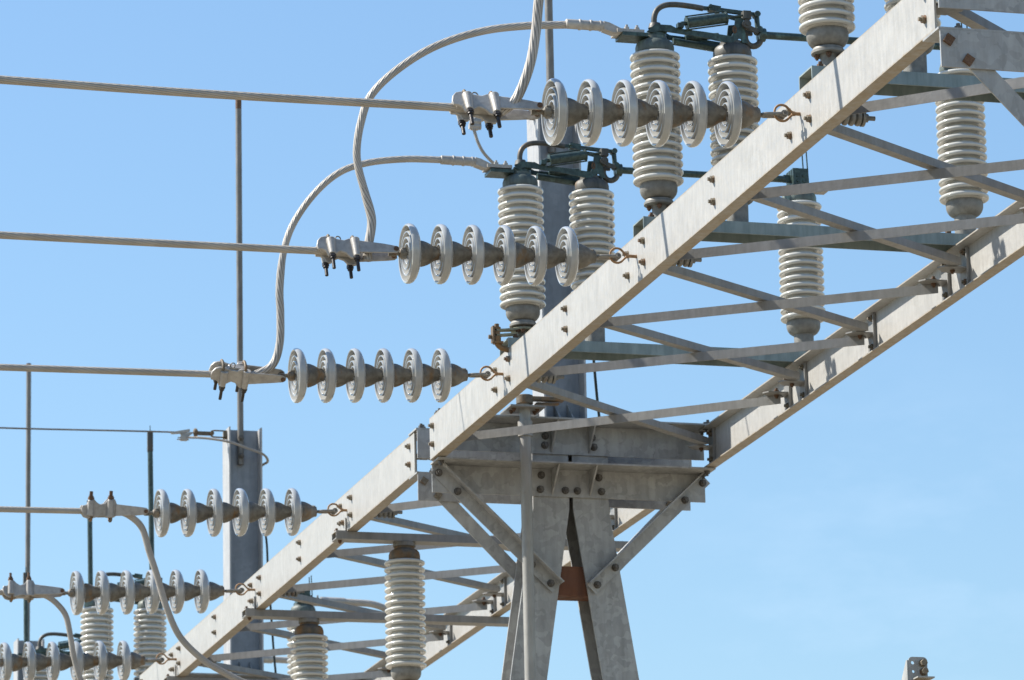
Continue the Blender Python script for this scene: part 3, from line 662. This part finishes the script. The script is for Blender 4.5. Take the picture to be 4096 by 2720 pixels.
LC = ['grey strain clamp with black studs at the left end of the top disc string', 'strain clamp with black studs at the left end of the second disc string', 'tilted strain clamp at the left end of the third disc string, before the mast',
      'strain clamp with two rusty studs upwards at the left end of the fourth disc string', 'strain clamp with rusty studs upwards at the left edge, on the fifth disc string', 'strain clamp on the lowest disc string, beyond the left edge']
CZ = [5.040, 5.051, 5.030, 5.036, 5.034, 5.026]
for i in range(6): clamp(LC[i], EYES[i], CZ[i], 1 if i < 3 else -1, [0, -.018, -.017, -.047, -.085, -.10][i], [-26, -22, 46, 12, -8, 0][i])

# ------------------------------------------------------------------ line wires
LW = ['thick twisted line wire along the top left, ending at the top string', 'second thick twisted line wire from the top, ending at the second string', 'third line wire from the top, passing in front of the left mast tip', 'fourth line wire, level, at the lower left', 'fifth line wire, entering at the left edge of the fifth string', 'lowest line wire, beyond the left edge']
for i in range(6):
    y = EYES[i]; z = CZ[i]-.010
    pts = [([4.44, 4.44, 4.43, 4.40, 4.36, 4.34][i], y, z+.002), (4.18, y, z), (3.3, y, z-[.004, .002, .010, .012, .012, .012][i]), (2.2, y, z+[.006, .0, -.022, -.02, -.02, -.02][i]), (0, y, z+.02), (-4, y, z+.0), (-12, y, z-.1)]
    tag(MB().tube(spline(pts, .05), .0158, 20).build('line_wire', 'cable', org=V((4.4, y, z))), LW[i], 'power cable', 'stranded line wires')

# ------------------------------------------------------------------ jumpers
def jumper(label, pts, split=None, lug=None, r=.0150):
    p = spline(pts, .012); n = len(p); t = thing('jumper_cable', label, 'jumper cable', pts[0], 'stranded jumper cables')
    k = int(n*split) if split else 0
    if k:
        MB().tube(p[:k+1], [r*(1.16 if i < k-6 else 1.16-.16*(i-k+6)/6) for i in range(k+1)], 16).build('loose_strands', 'loose', t)
    MB().tube(p[k:], r, 16).build('cable', 'jump', t)
    if lug:
        x0, y, z0, x1 = lug; L = MB()
        L.lathe([(0, .0175), (.002, .0215), (.056, .0215), (.058, .0245), (.066, .0245), (.068, .0215), (.104, .0215), (.106, .0245), (.114, .0245), (.116, .0215), (.148, .0215), (.150, .024), (.156, .024), (.160, .0215), (.170, .0205), (.185, .0165), (.186, .001)], (x0, y, z0), X, 20)
        L.extr([(x0+.165, y-.02, z0+.018), (x0+.19, y-.022, z0+.012), (x0+.235, y-.04, z0-.016), (x0+.235, y-.04, z0-.038), (x0+.205, y-.03, z0-.036), (x0+.165, y-.018, z0-.018)], (0, .05, 0))
        lo = L.build('compression_lug', 'alu', t, .002)
        pd = MB().span((x0+.215, y-.05, z0-.036), (x0+.335, y+.05, z0-.020)).build('lug_pad', 'alu', lo)
        for xx in (x0+.262, x0+.308):
            for yy in (y-.03, y+.03):
                MB().bolt((xx, yy, z0-.020), (0, 0, 1), r=.011, h=.010, stub=.010).build('bolt', 'alu', pd)
    return t
JA = [(4.515, 4.96+.05), (4.522, 5.079), (4.536, 5.184), (4.510, 5.297), (4.482, 5.405), (4.475, 5.489), (4.494, 5.606), (4.538, 5.725), (4.650, 5.843), (4.813, 5.955), (5.009, 6.034), (5.205, 6.073), (5.41, 6.092)]
jumper('tall looping jumper from the second strain clamp up to the upper green switch', [(x, EYES[1]-.02*k/12, z) for k, (x, z) in enumerate(JA)], .18, (5.392, D2, 6.092, 0), .0168)
JB = [(4.44, 5.012), (4.522, 5.034), (4.592, 5.081), (4.624, 5.181), (4.628, 5.321), (4.625, 5.441), (4.643, 5.605), (4.690, 5.749), (4.79, 5.899), (4.912, 6.011), (5.051, 6.066), (5.23, 6.094), (5.41, 6.100)]
jumper('smaller looping jumper from the third strain clamp up to the lower green switch', [(x, EYES[2]-.02*k/12, z) for k, (x, z) in enumerate(JB)], .40, (5.400, D1, 6.100, 0), .0162)
JC = [(4.50, 5.02), (4.555, 5.063), (4.591, 5.132), (4.622, 5.227), (4.642, 5.344), (4.654, 5.462), (4.68, 5.62), (4.74, 5.78), (4.84, 5.92), (5.0, 6.02), (5.2, 6.07), (5.41, 6.095)]
jumper('thick jumper with loosened strands leaving the top edge above the top strain clamp', [(x, EYES[0]-.01-.06*k/11, z) for k, (x, z) in enumerate(JC)], .62, (5.392, D3, 6.095, 0), .0165)
J4 = [(4.40, 5.022), (4.47, 5.030), (4.529, 5.010), (4.592, 4.951), (4.631, 4.826), (4.670, 4.710), (4.725, 4.531), (4.795, 4.384), (4.912, 4.271), (5.014, 4.211), (5.15, 4.150), (5.4, 4.08), (5.7, 4.07), (5.95, 4.078)]
jumper('drooping jumper from the fourth strain clamp down across the lower girder', [(x, EYES[3]+.045*k/13, z) for k, (x, z) in enumerate(J4)], None, None, .0172)
J5 = [(4.38, 5.022), (4.44, 5.022), (4.492, 5.008), (4.549, 4.965), (4.596, 4.899), (4.622, 4.781), (4.638, 4.686), (4.664, 4.587), (4.688, 4.527), (4.77, 4.38), (4.9, 4.26), (5.1, 4.16), (5.4, 4.09), (5.95, 4.078)]
jumper('jumper dropping from the fifth strain clamp to the bottom left edge', [(x, EYES[4]+.02*k/13, z) for k, (x, z) in enumerate(J5)], None, None, .0165)
J6 = [(4.38, 5.014), (4.492, 5.0), (4.549, 4.957), (4.6, 4.88), (4.638, 4.68), (4.77, 4.38), (5.1, 4.16), (5.4, 4.09), (5.95, 4.078)]
jumper('jumper from the lowest strain clamp, below the bottom edge', [(x, EYES[5]+.04*k/8, z) for k, (x, z) in enumerate(J6)], None, None, .0165)
# feeders to the open switches
for yy, lb in ((31.05, 'pale feeder cable with two bolts behind the hanging insulators'), (33.35, 'far pale feeder cable, seen right of the left column')):
    t = thing('feeder_cable', lb, 'cable', (7.3, yy, 6.06), 'feeder cables from the open switches')
    MB().tube(spline([(7.40, yy, 6.075), (7.6, yy, 6.070), (7.72, yy, 6.060), (7.84, yy, 6.01), (7.91, yy, 5.92), (7.95, yy, 5.8), (7.97, yy, 5.6), (7.98, yy, 4.6)], .03), .024, 14).build('cable', 'jump', t)
    l = MB().span((7.232, yy-.05, 6.0635), (7.34, yy+.05, 6.079)); l.cyl((7.33, yy, 6.075), (7.50, yy, 6.073), .03, 16)
    for xx in (7.26, 7.305): l.bolt((xx, yy-.02, 6.079), Z, r=.011, h=.014, stub=.014)
    l.build('lug', 'alu', t)

# ------------------------------------------------------------------ static wires on the column tops
LSW = ['thin static wire clamped to the top of the left column', 'static wire on the trestle column, hidden behind the top line wire']
LGW = ['dark green ground cable hanging beside the left column', 'dark ground cable beside the trestle column']
for i, yc in enumerate((29.325, 21.875)):
    y = yc-.03
    t = thing('static_wire', LSW[i], 'wire', (6.29, y, 6.82), 'static wires with their dead-end clamps')
    wp = [(6.0, y, 6.826), (5.6, y, 6.820), (4.78, y, 6.806), (3.5, y, 6.800), (0, y, 6.83), (-12, y, 6.9)] if i == 0 else [(6.0, y, 6.83), (5.79, y, 6.834), (4.44, y, 6.833), (3.3, y, 6.838), (0, y, 6.85), (-12, y, 6.9)]
    MB().tube(spline(wp, .08), .0058, 8).build('wire', 'thin', t)
    c = MB(); c.extr([(5.92, y-.012, 6.822), (5.99, y-.012, 6.837), (6.045, y-.012, 6.848), (6.048, y-.012, 6.834), (5.99, y-.012, 6.818), (5.925, y-.012, 6.812)], (0, .024, 0))
    c.extr([(5.985, y-.012, 6.815), (6.05, y-.012, 6.828), (6.075, y-.012, 6.828), (6.05, y-.012, 6.808), (6.03, y-.012, 6.79), (6.0, y-.012, 6.79)], (0, .024, 0))
    c.span((5.985, y-.02, 6.772), (6.03, y+.02, 6.80)); c.cyl((5.96, y-.012, 6.775), (6.04, y-.012, 6.775), .004, 8); c.cyl((5.965, y-.012, 6.787), (6.04, y-.012, 6.787), .004, 8)
    b = MB().lathe([(-.014, .008), (-.010, .022), (.002, .026), (.012, .018), (.016, .007)], (6.085, y, 6.832), X, 16); b.lathe([(-.012, .008), (-.008, .02), (.006, .02), (.01, .007)], (6.088, y, 6.808), X, 16)
    b.span((6.10, y-.008, 6.812), (6.20, y+.008, 6.837)); b.cyl((6.195, y-.02, 6.825), (6.195, y+.02, 6.825), .013, 12)
    for s in (-1, 1): b.tube([(6.19, y, 6.825+s*.016), (6.21, y, 6.825+s*.022), (6.294, y, 6.825+s*.022)], .005, 8)
    b.cyl((6.27, y, 6.80), (6.294, y, 6.80), .01, 8); b.span((6.272, y-.015, 6.805), (6.2945, y+.015, 6.845))
    b.build('shackle', 'rustcap', t)
    tl = [(6.02, y-.014, 6.790), (6.14, y-.09, 6.772), (6.282, y-.14, 6.742), (6.41, y-.13, 6.706), (6.515, y-.11, 6.675), (6.556, y-.06, 6.642), (6.54, y+.03, 6.634), (6.515, y+.16, 6.62), (6.45, y+.17, 6.5), (6.46, y+.17, 6.3)]
    if i: tl = [(5.972, y-.014, 6.725), (5.978, y-.014, 6.707), (5.992, y-.014, 6.658), (6.016, y-.014, 6.609), (6.041, y-.014, 6.578), (6.075, y-.01, 6.548), (6.15, y+.03, 6.51), (6.26, y+.11, 6.49), (6.40, y+.16, 6.48), (6.46, y+.17, 6.45)]
    if i: c.span((5.962, y-.022, 6.72), (6.0, y+.01, 6.7718)); c.cyl((5.95, y-.01, 6.735), (6.012, y-.01, 6.735), .016, 10); c.cyl((5.955, y-.01, 6.76), (6.012, y-.01, 6.76), .016, 10)
    c.build('dead_end_clamp', 'alu', t)
    MB().tube(spline(tl, .015), .0085, 8).build('tail_wire', 'jump', t)
    gz = [(6.46, yc+.14, 6.5), (6.52, yc+.13, 6.35), (6.575, yc+.08, 6.19), (6.590, yc+.08, 5.95), (6.606, yc+.08, 5.7), (6.625, yc+.08, 5.4), (6.64, yc+.08, 5.23)]
    tag(MB().tube(spline(gz, .04), .0075, 8).build('ground_cable', 'dgreen', org=V(gz[0])), LGW[i], 'cable', 'ground cables on the columns')

# ------------------------------------------------------------------ perforated steel post at the bottom right
t = thing('bracket_post', 'perforated grey angle post with rusty bolts poking up at the bottom right', 'steel post', (6.415, 17, GZ))
b = MB(); K = 17/19; Q = lambda x, z: (x*K, z*K)
circ = lambda cx, cz, r: [(cx+r*math.cos(a), cz+r*math.sin(a)) for a in [i*math.pi/6 for i in range(12)]]
def plate_with_holes(mb, x0, x1, z0, z1, y, th, holes):
    bm = bmesh.new(); cr = .016
    outer = [(x0, z0), (x1, z0), (x1, z1-cr)] + [(x1-cr+cr*math.cos(a), z1-cr+cr*math.sin(a)) for a in (math.pi/6, math.pi/3)] + [(x1-cr, z1), (x0+cr, z1)] + [(x0+cr+cr*math.cos(a), z1-cr+cr*math.sin(a)) for a in (2*math.pi/3, 5*math.pi/6)] + [(x0, z1-cr)]
    es = []
    for loop in [outer]+holes:
        vs = [bm.verts.new((x, y, z)) for x, z in loop]
        es += [bm.edges.new((vs[i], vs[(i+1) % len(vs)])) for i in range(len(vs))]
    bmesh.ops.triangle_fill(bm, edges=es, use_beauty=True)
    r = bmesh.ops.extrude_face_region(bm, geom=bm.faces[:]); bmesh.ops.translate(bm, verts=[e for e in r['geom'] if isinstance(e, bmesh.types.BMVert)], vec=(0, th, 0))
    bm.verts.index_update(); mb.add([v.co for v in bm.verts], [[v.index for v in f.verts] for f in bm.faces]); bm.free()
plate_with_holes(b, 7.130*K, 7.218*K, 2.95, 3.552*K, 17.0, .006, [circ(7.150*K, 3.526*K, .007), circ(7.152*K, 3.487*K, .006)])
b.span((7.130*K, 17.0, GZ), (7.218*K, 17.006, 2.9495))
b.extr([(7.130*K-.006, 17.0, GZ), (7.130*K-.006, 17.0, 3.552*K-.014), (7.130*K-.006, 17.01, 3.552*K-.012), (7.130*K-.006, 17.085, 3.08), (7.130*K-.006, 17.085, GZ)], (.0055, 0, 0))
b.build('angle_post', 'tower', t)
MB().bolt((7.195*K, 17.0, 3.524*K), (0, -1, 0), r=.0135, h=.024, stub=0).build('bolt', 'bolt', t)
MB().bolt((7.198*K, 17.0, 3.486*K), (0, -1, 0), r=.0135, h=.024, stub=0).build('bolt', 'bolt', t)
MB().span((7.146*K, 16.94, 3.449*K), (7.225*K, 16.9995, 3.455*K)).build('shelf', 'chord', t)
